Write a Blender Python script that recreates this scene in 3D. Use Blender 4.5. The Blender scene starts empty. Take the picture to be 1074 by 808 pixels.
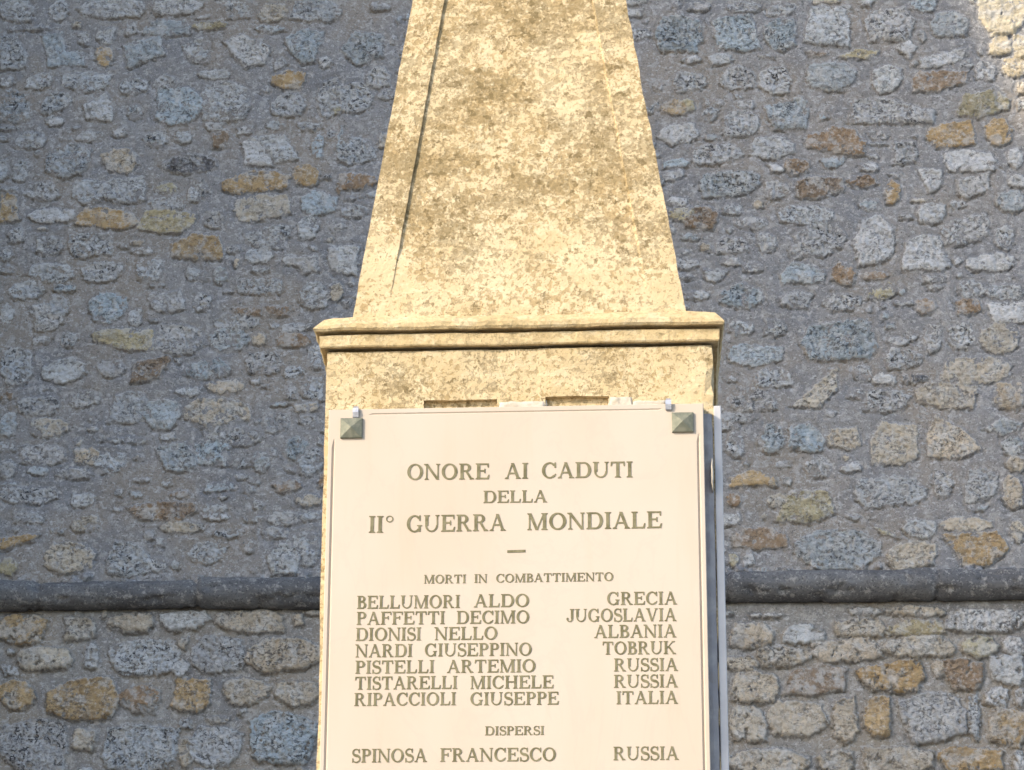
import bpy, bmesh, math, random
import numpy as np
from mathutils import Vector, noise as mnoise
from mathutils.geometry import delaunay_2d_cdt

random.seed(7)
RNG = np.random.default_rng(11)
scene = bpy.context.scene
COL = scene.collection
rad = math.radians

# ------------------------------------------------------------------ camera model (also used to place things where they stand)
F, PCX, PCY = 2700.0, 537.0, 404.0
CAM = np.array([0.3653, -5.5, 1.6])
def _rot(yaw, pit, rol):
    a = np.array([[math.cos(yaw), -math.sin(yaw), 0], [math.sin(yaw), math.cos(yaw), 0], [0, 0, 1]])
    b = np.array([[1, 0, 0], [0, math.cos(pit), -math.sin(pit)], [0, math.sin(pit), math.cos(pit)]])
    c = np.array([[math.cos(rol), 0, math.sin(rol)], [0, 1, 0], [-math.sin(rol), 0, math.cos(rol)]])
    return a @ b @ c
R = _rot(rad(4.0), rad(17.5), rad(-0.2))          # columns: right, forward, up
def at(x, y, Y):
    """point of the plane y = Y seen at photo position (x, y)"""
    d = R @ np.array([(x - PCX) / F, 1.0, (PCY - y) / F])
    return CAM + d * ((Y - CAM[1]) / d[1])
def proj(p):
    c = R.T @ (np.asarray(p, float) - CAM)
    return PCX + F * c[0] / c[1], PCY - F * c[2] / c[1]

SUN_AZ, SUN_EL = 50.0, 29.0
SX, SY, SZ = -math.sin(rad(SUN_AZ)), -math.cos(rad(SUN_AZ)), math.tan(rad(SUN_EL))
WALL_Y = 8.0

# ------------------------------------------------------------------ object helpers
def tag(o, label=None, cat=None, group=None, kind=None):
    if label: o['label'] = label
    if cat: o['category'] = cat
    if group: o['group'] = group
    if kind: o['kind'] = kind
    return o
def empty(name, loc=(0, 0, 0), rz=0.0):
    o = bpy.data.objects.new(name, None); COL.objects.link(o)
    o.location = loc; o.rotation_euler[2] = rz
    return o
def link(name, me, mat, parent=None):
    o = bpy.data.objects.new(name, me); COL.objects.link(o)
    if mat: me.materials.append(mat)
    if parent: o.parent = parent
    return o
def from_bm(name, bm, mat, parent=None, smooth=False):
    me = bpy.data.meshes.new(name)
    bmesh.ops.recalc_face_normals(bm, faces=bm.faces)
    bm.to_mesh(me); bm.free()
    if smooth:
        for p in me.polygons: p.use_smooth = True
    return link(name, me, mat, parent)
def add_box(bm, x0, x1, y0, y1, z0, z1):
    v = [bm.verts.new(p) for p in ((x0, y0, z0), (x1, y0, z0), (x1, y1, z0), (x0, y1, z0),
                                   (x0, y0, z1), (x1, y0, z1), (x1, y1, z1), (x0, y1, z1))]
    for f in ((0, 1, 5, 4), (1, 2, 6, 5), (2, 3, 7, 6), (3, 0, 4, 7), (4, 5, 6, 7), (3, 2, 1, 0)):
        bm.faces.new([v[i] for i in f])
    return v
def grid_mesh(name, P, U=None):
    """P: (nz, nx, 3) array -> mesh of quads"""
    nz, nx = P.shape[:2]
    me = bpy.data.meshes.new(name)
    me.vertices.add(nz * nx)
    me.vertices.foreach_set('co', P.reshape(-1).astype(np.float32))
    i = np.arange(nz * nx).reshape(nz, nx)
    q = np.stack([i[:-1, :-1], i[:-1, 1:], i[1:, 1:], i[1:, :-1]], -1).reshape(-1, 4)
    if U is not None: q = q[U.reshape(-1)]
    n = len(q)
    me.loops.add(n * 4); me.loops.foreach_set('vertex_index', q.reshape(-1).astype(np.int32))
    me.polygons.add(n)
    me.polygons.foreach_set('loop_start', np.arange(0, n * 4, 4, dtype=np.int32))
    me.polygons.foreach_set('loop_total', np.full(n, 4, dtype=np.int32))
    me.update(calc_edges=True)
    me.polygons.foreach_set('use_smooth', np.ones(n, dtype=bool))
    return me

# ------------------------------------------------------------------ numpy gradient noise
def _h(ix, iy, s):
    h = (ix.astype(np.int64) * 374761393 + iy.astype(np.int64) * 668265263 + s * 1442695041) & 0xFFFFFFFF
    h = ((h ^ (h >> 13)) * 1274126177) & 0xFFFFFFFF
    h = h ^ (h >> 16)
    return (h & 0xFFFF) / 65536.0 * 6.2831853
def gnoise(x, y, s):
    ix, iy = np.floor(x), np.floor(y); fx, fy = x - ix, y - iy
    u, v = fx * fx * fx * (fx * (fx * 6 - 15) + 10), fy * fy * fy * (fy * (fy * 6 - 15) + 10)
    def g(a, b):
        t = _h(ix + a, iy + b, s)
        return np.cos(t) * (fx - a) + np.sin(t) * (fy - b)
    n0 = g(0, 0) * (1 - u) + g(1, 0) * u
    n1 = g(0, 1) * (1 - u) + g(1, 1) * u
    return (n0 * (1 - v) + n1 * v) * 1.5
def fbm(x, y, f, octv, s, gain=0.55):
    r = 0; a = 1.0; t = 0
    for k in range(octv):
        r = r + a * gnoise(x * f + 13.7 * k, y * f - 7.3 * k, s + k * 17); t += a
        f *= 2.03; a *= gain
    return r / t
def sstep(a, b, x):
    t = np.clip((x - a) / (b - a), 0, 1)
    return t * t * (3 - 2 * t)

# ------------------------------------------------------------------ node helpers
class NT:
    def __init__(self, name):
        self.m = bpy.data.materials.new(name); self.m.use_nodes = True
        self.t = self.m.node_tree; self.n = self.t.nodes; self.n.clear()
        self.out = self.n.new('ShaderNodeOutputMaterial'); self.b = self.n.new('ShaderNodeBsdfPrincipled')
        self.t.links.new(self.b.outputs[0], self.out.inputs[0])
        self.b.inputs['Specular IOR Level'].default_value = 0.25
        self.tc = self.n.new('ShaderNodeTexCoord')
    def L(self, a, b): self.t.links.new(a, b)
    def coord(self, sc=(1, 1, 1), loc=(0, 0, 0)):
        mp = self.n.new('ShaderNodeMapping'); self.L(self.tc.outputs['Object'], mp.inputs[0])
        mp.inputs['Scale'].default_value = sc; mp.inputs['Location'].default_value = loc
        return mp.outputs[0]
    def noise(self, scale, detail=4, rough=0.55, sc=(1, 1, 1), loc=(0, 0, 0), dist=0.0):
        x = self.n.new('ShaderNodeTexNoise'); self.L(self.coord(sc, loc), x.inputs['Vector'])
        x.inputs['Scale'].default_value = scale; x.inputs['Detail'].default_value = detail
        x.inputs['Roughness'].default_value = rough; x.inputs['Distortion'].default_value = dist
        return x.outputs[0]
    def voro(self, scale, feature='F1', sc=(1, 1, 1), loc=(0, 0, 0)):
        x = self.n.new('ShaderNodeTexVoronoi'); x.feature = feature
        self.L(self.coord(sc, loc), x.inputs['Vector']); x.inputs['Scale'].default_value = scale
        return x.outputs['Distance']
    def val(self, s, v):
        if isinstance(v, (int, float)): s.default_value = v
        elif isinstance(v, tuple): s.default_value = (*v[:3], 1) if len(s.default_value) == 4 else v
        else: self.L(v, s)
    def math(self, op, a, b=0.0, c=0.0):
        x = self.n.new('ShaderNodeMath'); x.operation = op
        self.val(x.inputs[0], a); self.val(x.inputs[1], b); self.val(x.inputs[2], c)
        return x.outputs[0]
    def step(self, v, a, b, lo=0.0, hi=1.0):
        x = self.n.new('ShaderNodeMapRange'); x.interpolation_type = 'SMOOTHSTEP'
        self.val(x.inputs['Value'], v)
        x.inputs['From Min'].default_value = a; x.inputs['From Max'].default_value = b
        x.inputs['To Min'].default_value = lo; x.inputs['To Max'].default_value = hi
        return x.outputs[0]
    def mix(self, f, a, b, mode='MIX'):
        x = self.n.new('ShaderNodeMix'); x.data_type = 'RGBA'; x.blend_type = mode
        self.val(x.inputs['Factor'], f); self.val(x.inputs[6], a); self.val(x.inputs[7], b)
        return x.outputs[2]
    def attr(self, name):
        x = self.n.new('ShaderNodeAttribute'); x.attribute_name = name
        return x
    def bump(self, h, strength, dist):
        x = self.n.new('ShaderNodeBump'); self.L(h, x.inputs['Height'])
        x.inputs['Strength'].default_value = strength; x.inputs['Distance'].default_value = dist
        self.L(x.outputs[0], self.b.inputs['Normal'])
    def fin(self, col, rough=0.9):
        self.val(self.b.inputs['Base Color'], col); self.val(self.b.inputs['Roughness'], rough)
        return self.m

# ------------------------------------------------------------------ materials
def mat_masonry(name, mortar, mortar2):
    m = NT(name)
    tint = m.attr('tint').outputs['Color']; cov = m.attr('cover').outputs['Fac']; pit = m.attr('pitted').outputs['Fac']
    fine = m.noise(70, 6, 0.7)
    mid = m.noise(24, 4, 0.6, loc=(6, 1, 3))
    rag = m.math('ADD', m.math('MULTIPLY', m.math('SUBTRACT', fine, 0.5), 1.0), m.math('MULTIPLY', m.math('SUBTRACT', mid, 0.52), 0.9))
    mk = m.step(m.math('ADD', cov, rag), 0.36, 0.60)
    # mortar: lime with grit, pale smears, beige and blue-grey patches, chips of stone showing through
    mo = m.mix(m.step(m.noise(3.2, 5, 0.6), 0.36, 0.66), mortar, mortar2)
    mo = m.mix(m.math('MULTIPLY', m.step(m.noise(1.7, 4, 0.6, loc=(8, 3, 1)), 0.46, 0.62), 0.8), mo, (mortar[0] * 1.08, mortar[1] * 0.99, mortar[2] * 0.87))
    mo = m.mix(m.math('MULTIPLY', m.step(m.noise(19, 5, 0.65, loc=(3, 0, 1)), 0.51, 0.62), 0.8), mo, tuple(min(1, c * 1.38) for c in mortar))
    mo = m.mix(m.math('MULTIPLY', m.step(m.noise(33, 5, 0.7, sc=(1, 1, 1.5), loc=(5, 5, 1)), 0.56, 0.61), 0.72), mo, (0.60, 0.60, 0.605))
    mo = m.mix(m.math('MULTIPLY', m.step(m.noise(41, 5, 0.7, sc=(1, 1, 1.4), loc=(1, 5, 2)), 0.585, 0.66), 0.75), mo, tuple(c * 0.36 for c in mortar))
    mo = m.mix(m.math('MULTIPLY', m.step(m.noise(120, 3, 0.6, loc=(1, 5, 2)), 0.57, 0.66), 0.6), mo, tuple(c * 0.42 for c in mortar))
    mo = m.mix(m.math('MULTIPLY', m.step(m.noise(110, 2, 0.5, loc=(9, 5, 2)), 0.60, 0.69), 0.55), mo, tuple(min(1, c * 1.7) for c in mortar))
    # stone: tint, bleached crust, clustered pits, dark lichen, bedding cracks
    st = m.mix(m.step(m.noise(14, 5, 0.65, loc=(2, 2, 7)), 0.35, 0.68, 0.0, 0.8), tint, m.mix(1.0, tint, (0.74, 0.73, 0.73), 'MULTIPLY'))
    big = m.math('MULTIPLY', m.step(m.noise(10, 5, 0.65, loc=(1, 4, 9)), 0.49, 0.60), 0.62)
    st = m.mix(big, st, (0.64, 0.63, 0.61))
    crust = m.math('MULTIPLY', m.step(m.noise(38, 5, 0.7, loc=(4, 4, 0)), 0.50, 0.66), 0.6)
    st = m.mix(crust, st, m.mix(0.65, tint, (0.80, 0.79, 0.78)))
    clus = m.step(m.noise(9, 3, 0.6, loc=(3, 8, 5)), 0.38, 0.56, 0.20, 1.0)
    pit2 = m.math('MULTIPLY', pit, clus)
    pn = m.noise(40, 4, 0.62, sc=(1, 1, 1.2), loc=(0, 7, 3), dist=1.0)
    pm = m.math('MULTIPLY', m.step(pn, 0.53, 0.61), pit2)
    pn2 = m.noise(120, 3, 0.6, loc=(7, 1, 3))
    pm2 = m.math('MULTIPLY', m.step(pn2, 0.58, 0.67), m.math('MULTIPLY_ADD', pit2, 0.5, 0.18))
    pall = m.math('MAXIMUM', pm, pm2)
    st = m.mix(m.math('MULTIPLY', pall, 0.93), st, (0.055, 0.055, 0.06))
    ln = m.math('ABSOLUTE', m.math('SUBTRACT', m.noise(9, 5, 0.6, sc=(1, 1, 2.6), loc=(2, 6, 6), dist=0.6), 0.5))
    st = m.mix(m.step(ln, 0.003, 0.012, 0.6, 0.0), st, (0.09, 0.085, 0.085))
    # pale lime fringe where the stone dips under the mortar
    fr = m.math('MULTIPLY', m.math('MULTIPLY', m.math('MULTIPLY', mk, m.math('SUBTRACT', 1.0, m.step(cov, 0.75, 0.99))), m.step(m.noise(20, 4, 0.6, loc=(5, 9, 2)), 0.42, 0.6)), 0.75)
    st = m.mix(fr, st, (0.62, 0.61, 0.59))
    # thin lime smear wiped over parts of the stones
    st = m.mix(m.math('MULTIPLY', m.step(m.noise(7, 5, 0.7, loc=(7, 7, 2)), 0.53, 0.66), 0.38), st, mo)
    col = m.mix(mk, mo, st)
    h = m.math('SUBTRACT', m.math('MULTIPLY', m.noise(90, 6, 0.72), 0.75), m.math('MULTIPLY', m.math('MULTIPLY', pall, mk), 0.9))
    h = m.math('ADD', h, m.math('MULTIPLY', mk, 0.30))
    m.bump(h, 0.8, 0.013)
    return m.fin(col, 0.93)

def mat_limestone(name, dirt=1.0, base=(0.64, 0.515, 0.325)):
    m = NT(name)
    big = m.noise(4.5, 4, 0.6, sc=(1, 1, 1.7))
    c = m.mix(m.step(m.noise(9, 5, 0.6), 0.35, 0.7), base, (base[0] * 0.88, base[1] * 0.85, base[2] * 0.78))
    c = m.mix(m.math('MULTIPLY', m.step(m.noise(16, 5, 0.65, sc=(1, 1, 2.0), loc=(5, 0, 2)), 0.50, 0.62), 0.65), c, (0.68, 0.575, 0.38))
    # lichen: broad grey-olive colonies breaking up into speckle, bare cream between
    patchy = m.noise(6.5, 5, 0.62, sc=(1, 1, 1.35), loc=(0, 3, 4))
    th = m.math('MULTIPLY_ADD', m.math('SUBTRACT', m.math('ADD', m.math('MULTIPLY', big, 0.5), m.math('MULTIPLY', patchy, 0.5)), 0.5), 0.54 * dirt, 0.030)
    sx = m.n.new('ShaderNodeSeparateXYZ'); m.L(m.tc.outputs['Object'], sx.inputs[0])
    th = m.math('ADD', th, m.step(sx.outputs['Z'], 3.52, 3.85, -0.035, 0.012))
    s1 = m.step(m.math('ADD', m.noise(72, 4, 0.62, loc=(1, 1, 1), dist=0.3), th), 0.525, 0.565)
    s2 = m.step(m.math('ADD', m.noise(24, 7, 0.75, sc=(1, 1, 1.3), loc=(6, 2, 1)), m.math('MULTIPLY', th, 1.3)), 0.575, 0.61)
    s3 = m.step(m.math('ADD', m.noise(140, 3, 0.6, loc=(2, 8, 1)), th), 0.56, 0.63)
    s4 = m.step(m.math('ADD', m.noise(44, 4, 0.66, loc=(9, 2, 5)), m.math('MULTIPLY', th, 0.7)), 0.615, 0.65)
    grey = m.mix(m.step(m.noise(7, 3, 0.5, loc=(8, 8, 8)), 0.4, 0.6), (0.290, 0.235, 0.140), (0.32, 0.220, 0.090))
    c = m.mix(m.math('MULTIPLY', s1, 0.60 * dirt), c, grey)
    c = m.mix(m.math('MULTIPLY', s3, 0.62 * dirt), c, (0.245, 0.185, 0.095))
    c = m.mix(m.math('MULTIPLY', s2, 0.50 * dirt), c, (0.245, 0.185, 0.09))
    c = m.mix(m.math('MULTIPLY', s4, 0.7 * dirt), c, (0.17, 0.125, 0.055))
    h = m.math('SUBTRACT', m.noise(95, 6, 0.7), m.math('MULTIPLY', m.math('ADD', s1, s2), 0.25))
    m.bump(h, 0.5, 0.008)
    return m.fin(c, 0.92)

def mat_marble():
    m = NT('white_marble')
    c = m.mix(m.step(m.noise(5, 4, 0.5, sc=(1, 1, 0.5)), 0.3, 0.7), (0.560, 0.490, 0.410), (0.545, 0.462, 0.372))
    c = m.mix(m.math('MULTIPLY', m.step(m.noise(70, 3, 0.5, loc=(1, 2, 3)), 0.70, 0.77), 0.25), c, (0.50, 0.46, 0.42))
    vn = m.math('ABSOLUTE', m.math('SUBTRACT', m.noise(2.6, 6, 0.6, sc=(1.4, 1, 0.7), loc=(4, 1, 2), dist=1.2), 0.5))
    c = m.mix(m.step(vn, 0.0, 0.02, 0.10, 0.0), c, (0.40, 0.36, 0.32))
    c = m.mix(m.math('MULTIPLY', m.step(m.noise(11, 4, 0.6, sc=(2.2, 1, 0.25), loc=(7, 1, 2)), 0.55, 0.72), 0.12), c, (0.46, 0.38, 0.26))
    m.bump(m.noise(120, 3, 0.5), 0.05, 0.002)
    return m.fin(c, 0.55)
def mat_simple(name, col, col2, scale, rough=0.8, metal=0.0, bump=0.2, bd=0.004, lo=0.4, hi=0.65):
    m = NT(name)
    c = m.mix(m.step(m.noise(scale, 5, 0.6), lo, hi), col, col2)
    m.b.inputs['Metallic'].default_value = metal
    m.bump(m.noise(scale * 3, 5, 0.6), bump, bd)
    return m.fin(c, rough)
def mat_string_course():
    m = NT('dark_weathered_moulding_stone')
    c = m.mix(m.step(m.noise(5, 6, 0.65, sc=(0.7, 1, 2)), 0.36, 0.66), (0.215, 0.215, 0.215), (0.135, 0.135, 0.14))
    c = m.mix(m.math('MULTIPLY', m.step(m.noise(17, 6, 0.7, loc=(3, 1, 1)), 0.54, 0.64), 0.8), c, (0.40, 0.39, 0.37))
    c = m.mix(m.math('MULTIPLY', m.step(m.noise(90, 4, 0.6, loc=(3, 7, 1)), 0.53, 0.64), 0.7), c, (0.07, 0.07, 0.075))
    c = m.mix(m.math('MULTIPLY', m.step(m.noise(60, 4, 0.6, loc=(9, 7, 1)), 0.57, 0.66), 0.6), c, (0.44, 0.43, 0.41))
    m.bump(m.noise(60, 6, 0.7), 0.6, 0.012)
    return m.fin(c, 0.9)

M_UP = mat_masonry('rubble_masonry_lime_mortar', (0.335, 0.326, 0.322), (0.270, 0.272, 0.284))
M_LO = mat_masonry('coursed_masonry_dark_mortar', (0.360, 0.345, 0.325), (0.262, 0.256, 0.255))
M_STR = mat_string_course()
M_LIME = mat_limestone('lichen_speckled_limestone', 1.0)
M_LIME2 = mat_limestone('pale_weathered_limestone', 1.05, (0.62, 0.50, 0.31))
M_LIP = mat_limestone('pale_cornice_limestone', 0.5, (0.62, 0.49, 0.285))
M_MARB = mat_marble()
M_INK = mat_simple('faded_olive_letter_paint', (0.140, 0.128, 0.070), (0.225, 0.205, 0.125), 48, 0.8, bump=0.1, lo=0.35, hi=0.65)
M_BRONZE = mat_simple('dull_grey_green_bronze', (0.165, 0.175, 0.135), (0.24, 0.24, 0.185), 60, 0.6, 0.2, bump=0.1)
M_CLIP = mat_simple('galvanised_clip_metal', (0.55, 0.56, 0.60), (0.40, 0.41, 0.46), 80, 0.4, 0.6, bump=0.1)
M_PLASTER = mat_simple('white_patch_mortar', (0.56, 0.52, 0.45), (0.46, 0.41, 0.33), 40, 0.9, bump=0.5)
M_PAVE = None

# ------------------------------------------------------------------ the wall: stones traced from the photograph
# each crop: (offset x, offset y, scale); each stone "type x0 y0 x1 y1 [mortar cover]" or "type p x y x y ... [/cover]"
S3 = 1074 / 360.0
CROPS = []
CROPS.append((0, 0, S3, """
g 0 0 105 75;g 150 5 215 65;g 245 0 460 58;w 478 0 632 50;g 690 0 790 60 .5;t 808 10 905 72;g 900 0 1074 70;
g p 0 105 45 110 90 175 75 215 0 220;b p 130 110 200 100 205 160 268 165 265 205 150 212;g 245 100 285 140 .4;w 305 85 362 140;
o 300 140 352 212;b p 378 140 500 112 520 170 400 215;b 445 65 600 112;y 600 68 705 95;g 392 72 432 108;g 575 115 660 200 .5;
w p 695 130 760 110 850 150 830 200 765 218 720 170;b p 890 120 945 85 1015 100 985 195 940 200 905 155;g 858 180 895 215;g 1000 175 1040 215;
o 848 225 960 278;w 622 218 715 250;g 85 228 155 285;s 190 228 350 290 .2;s p 125 360 150 290 220 290 225 330 150 365;
w p 262 330 330 292 360 320 350 385 268 375;g 480 235 560 290;b 485 270 625 385;s 630 250 780 375 .3;g 375 245 455 295 .3;g 840 290 955 365 .1;
g 990 250 1074 370 .1;y 1005 320 1074 360 .5;s 0 290 100 390 .4;w 640 380 700 408;n 660 405 730 465 .5;
w p 755 445 800 425 865 520 765 520;w p 800 430 890 415 935 500 865 515;b 975 415 1015 495 .3;g 50 415 135 465 .4;g 235 410 330 445 .4;
g 355 400 400 430 .4;g 445 415 525 460 .4;w 545 415 605 450;s 150 450 285 555 .3;t 320 465 435 540;d 505 485 680 540;
o p 690 565 790 530 860 535 910 550 905 590 740 612 695 600;o 915 515 1005 585;n 1055 540 1074 610;y 480 570 555 605 .6;g 85 570 190 630 .2;
g 228 565 330 640;g 310 555 465 635;b p 942 620 985 595 1058 620 1050 665 975 682 945 660;t 735 610 925 688 .2;g 470 610 580 660 .2;
o 0 610 60 695;w 90 655 240 700;o 240 650 430 718;y 430 660 608 730;o 540 735 712 820;g 815 705 910 765 .1;g 930 680 995 755 .1;
g 25 715 68 765;g 110 740 190 800 .4;s 220 725 355 806 .3;g 640 655 700 715 .5;g 1030 690 1074 730 .5;g 760 785 850 830 .2;w 1030 775 1074 850;
g 0 775 40 820;g 40 500 100 570 .5;g 590 560 640 630 .5;b 400 325 445 375 .5;w 0 240 40 275;b 1055 390 1074 510 .2"""))
CROPS.append((0, 260, S3, """
w 90 45 230 115 .2;s 255 45 380 105 .1;g 430 30 505 110 .4;w p 888 30 990 25 998 75 945 85 930 60 890 60;g 580 60 620 105;b 670 60 710 115 .2;
s 735 95 890 150 .3;g 30 105 130 165 .2;w p 90 185 140 165 205 225 160 265 110 260;s 145 150 215 215 .2;b 275 140 400 235;g 400 190 445 245;
g 465 140 580 205 .2;g 600 140 665 200 .4;n 735 182 905 218 .2;g 665 205 810 255 .1;g 930 110 1030 190 .2;t 1030 115 1074 165;
y p 285 270 340 252 480 255 480 320 400 325 290 295;g 480 240 630 335 .35;b 650 250 785 330 .35;t 785 265 830 305 .4;n 860 265 975 308;
g 190 265 240 310;w 0 180 40 240;g 0 310 90 440 .1;w 130 345 275 420;g 305 350 390 405;n p 405 430 420 360 520 335 540 350 500 405;
b 580 350 720 415 .4;g 765 325 890 400 .3;n 0 450 45 480 .3;g 55 460 185 525;g 220 445 310 500 .3;g 340 455 455 555;b 450 465 570 570;
t 572 470 790 560 .4;g 880 430 930 480 .4;s 830 515 900 580 .4;b 0 510 50 590;t 90 530 210 590 .4;g 335 590 470 615 .4;
b p 485 625 580 605 620 650 610 710 520 700;b 610 600 720 680 .5;s 640 560 830 620 .5;b 885 595 965 660 .4;g 55 615 200 680 .3;t 235 620 305 680 .4;
w 175 690 290 725 .2;g 0 665 45 725;g 290 640 390 710 .4;g 0 745 180 800 .2;g 215 765 300 815;n 850 725 950 765;n 995 705 1025 760;
n 530 760 600 785 .4;g 360 750 385 780;b 640 735 730 765 .3;b 790 640 840 700 .4;n p 392 812 460 800 600 790 620 830 560 862 430 852"""))
CROPS.append((0, 540, S3, """
o p 0 115 0 70 130 65 110 85;t 500 25 630 60;g 820 35 900 80 .2;t 145 85 290 185 .2;s 330 90 480 198 .2;y 0 135 55 190;s 590 85 700 155 .2;
w p 835 130 880 85 940 100 935 190 850 190;g 945 110 985 165 .3;g 940 -10 1010 20;g 40 -5 140 30 .4;g 760 5 830 25 .4;g 450 50 480 80;g 760 80 800 120 .5;
o 0 315 150 400;t 203 322 300 392;t 345 308 475 370;w 495 297 650 362;t 680 300 880 370;g 918 305 950 345;t 65 415 215 485;g 265 405 310 490 .2;
s 348 395 550 510;g 555 380 585 420;w 540 455 592 515;s 605 385 755 495;t 775 385 1010 485;o 0 520 110 610;o 145 520 360 640;n 375 535 505 615 .3;
o 540 520 660 618;t 705 510 845 590;t 870 515 1010 600;s 0 635 215 815;s 325 665 550 800;g 230 670 300 740 .2;s 590 665 750 785;b 780 620 985 780;
g 20 420 50 440;g 555 640 600 670 .2;g 560 700 600 790 .3;g 10 470 60 505 .4"""))
CROPS.append((714, 0, S3, """
b 0 55 65 165;g 20 10 90 40 .2;g 150 10 255 42;b p 95 60 220 45 255 150 200 165 115 160;b 265 55 365 158;w p 405 20 535 15 530 150 380 135;
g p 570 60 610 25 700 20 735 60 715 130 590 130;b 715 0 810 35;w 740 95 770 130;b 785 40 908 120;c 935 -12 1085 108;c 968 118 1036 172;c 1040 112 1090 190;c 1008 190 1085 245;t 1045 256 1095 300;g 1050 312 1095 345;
n 395 160 465 180;y p 480 180 560 150 625 160 600 185;w p 672 150 715 125 742 150 715 185;w 85 170 160 205;w 0 180 60 200;
w p 740 185 895 150 895 170 880 200 745 220;n p 722 255 745 222 900 224 895 260 800 290 725 290;s 125 210 235 280;s 245 205 345 290;b 390 195 545 280;
w 595 200 698 285;g 920 195 990 255 .2;y p 860 365 880 300 990 280 1030 310 1025 345 930 375;o 765 385 930 465;o 945 375 1040 455;
g p 525 385 540 310 620 300 700 320 800 350 790 390;b p 255 335 375 300 405 320 395 405 290 410;g 130 350 245 430;y 0 310 45 355;g 60 335 120 380 .4;
w 0 395 55 440;n p 385 460 400 420 480 395 545 400 580 450 575 488 500 485;w 210 425 350 498;s 35 450 190 515;b 435 490 515 525;g 660 440 740 515;
w 820 475 985 540;w 1020 460 1074 525;n 325 500 400 550;w 275 515 320 545;n p 360 570 390 550 510 555 515 600 420 625 365 620;n 520 550 615 590;
o 632 565 695 640;w p 735 525 815 530 820 580 780 612;w p 865 560 965 540 970 595 890 625 865 610;b 40 535 255 615;g 260 570 340 625 .3;b 985 600 1080 665;
w 1025 545 1080 590;w 740 635 830 700;n 0 650 120 725;s 310 650 490 710 .2;g 160 680 270 720 .3;s 870 670 975 750 .1;g 815 680 900 775 .4;g 980 700 1040 780 .3;
w 540 675 670 840;w p 690 850 700 760 750 730 810 740 842 830 820 850;g 360 710 515 790 .3;g 100 740 220 800 .1;g 335 770 385 815;g 240 730 300 795 .3;
g 590 400 650 440 .5;b 850 190 920 220 .5;g 905 -5 930 15"""))
CROPS.append((714, 260, S3, """
w 885 20 1055 75;g 340 5 470 30 .2;w p 68 65 155 75 110 110 80 100;g 190 45 260 80 .4;b p 305 85 350 40 455 70 450 110 320 115;
n 465 45 548 125;n 568 75 650 105;b 115 110 260 190 .2;g 310 140 410 190;g 440 145 565 200 .3;y 580 110 680 160 .5;n 735 160 800 210;n 858 162 945 208;
w 962 170 1080 235;s 955 115 1080 165 .1;g 860 105 960 160 .4;b p 375 300 400 240 580 220 620 310 590 350 400 355;g 150 230 225 275 .2;g 260 225 325 275 .4;
b p 145 315 190 298 325 310 320 350 230 372 150 355;g 755 235 820 330 .2;g 830 235 930 320 .3;t 930 240 1065 335 .3;g 640 315 760 380 .3;t 810 340 1030 420 .2;
t p 340 500 400 445 490 370 495 440 430 505;g 225 375 350 440 .4;g 540 365 600 420 .5;d 695 395 770 425 .3;t p 735 440 800 415 935 430 920 500 830 512 740 480 /.2;
t 975 420 1080 510 .2;g 150 440 300 510 .4;g 570 440 720 515 .3;b 245 555 330 640;b p 335 560 400 545 460 600 440 640 340 635;t 460 560 565 635 .1;
t p 590 600 625 545 745 550 745 660 690 685 600 675;t p 768 580 795 520 890 570 945 630 880 660 770 655;b p 945 565 1010 530 1070 550 1060 580 1000 592;
b 1000 590 1080 655;t 1010 650 1080 700;o p 145 720 230 695 300 720 300 745 150 752;w 500 672 565 702;g 530 715 740 810 .1;s 790 695 850 780;g 880 690 990 800 .1;
t 1000 710 1080 815 .1;y p 340 770 400 750 460 760 490 830 400 862 290 855;t 265 765 340 815;n 140 765 190 815;g 140 575 200 655 .4;g 380 650 470 720 .5;g 700 740 770 800"""))
CROPS.append((714, 540, S3, """
n 150 40 335 110;y 145 120 185 165;w 190 120 235 165;b 335 50 650 168;w 695 15 805 75;y p 595 25 650 50 690 80 630 65;t 650 85 805 170;t 805 5 980 55;
o p 820 60 990 50 1030 110 960 165 880 160;t 1025 20 1080 90 .2;t 160 340 290 415;w 312 345 455 405;t 470 325 645 385;y 650 330 830 380;w 830 295 1080 370 .1;
t 405 385 630 460;t 635 380 850 450;y 872 380 990 450;w 1005 385 1080 440;t 235 415 400 475 .2;t 145 445 240 490 .1;n p 315 565 345 490 440 465 520 480 515 550 410 570;
o p 532 490 560 475 745 450 765 510 740 560 600 555;n 825 450 955 545;t 785 455 830 510;w 970 440 1080 530;t 150 495 300 590;g 895 560 940 700;w 950 540 1030 600;w 1040 540 1080 600;
t p 265 630 300 580 440 590 465 660 400 700 290 695;t 475 575 560 710;o 570 570 655 700;g 685 555 890 710;o 960 600 1080 725;g 150 600 265 710 .1;t 435 735 550 815;
g 160 740 410 815;t 560 725 800 815;o 805 730 1000 800;w 1035 735 1080 815;g 215 310 320 325;g 525 290 640 320 .2;g 640 285 830 320 .2"""))
CROPS.append((350, 0, 1074 / 390.0, """
b p 15 140 60 85 145 100 140 165 60 190;g 90 190 165 250;s 0 240 110 330;g 10 400 120 475;n 10 500 130 550 .2;w 0 710 75 799;b 925 50 1060 150;
s 980 210 1074 270;o 945 290 1040 335;w 940 360 1050 415;g 840 0 910 15;y 965 600 1074 640 .4;g 1035 430 1074 480"""))
CROPS.append((0, 0, 1.0, """
g 255 240 300 262 .4;s 318 395 340 420 .3;g 322 360 338 388 .4;g 312 470 338 500 .3;g 300 560 334 585 .4;g 150 585 178 602 .4"""))

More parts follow.
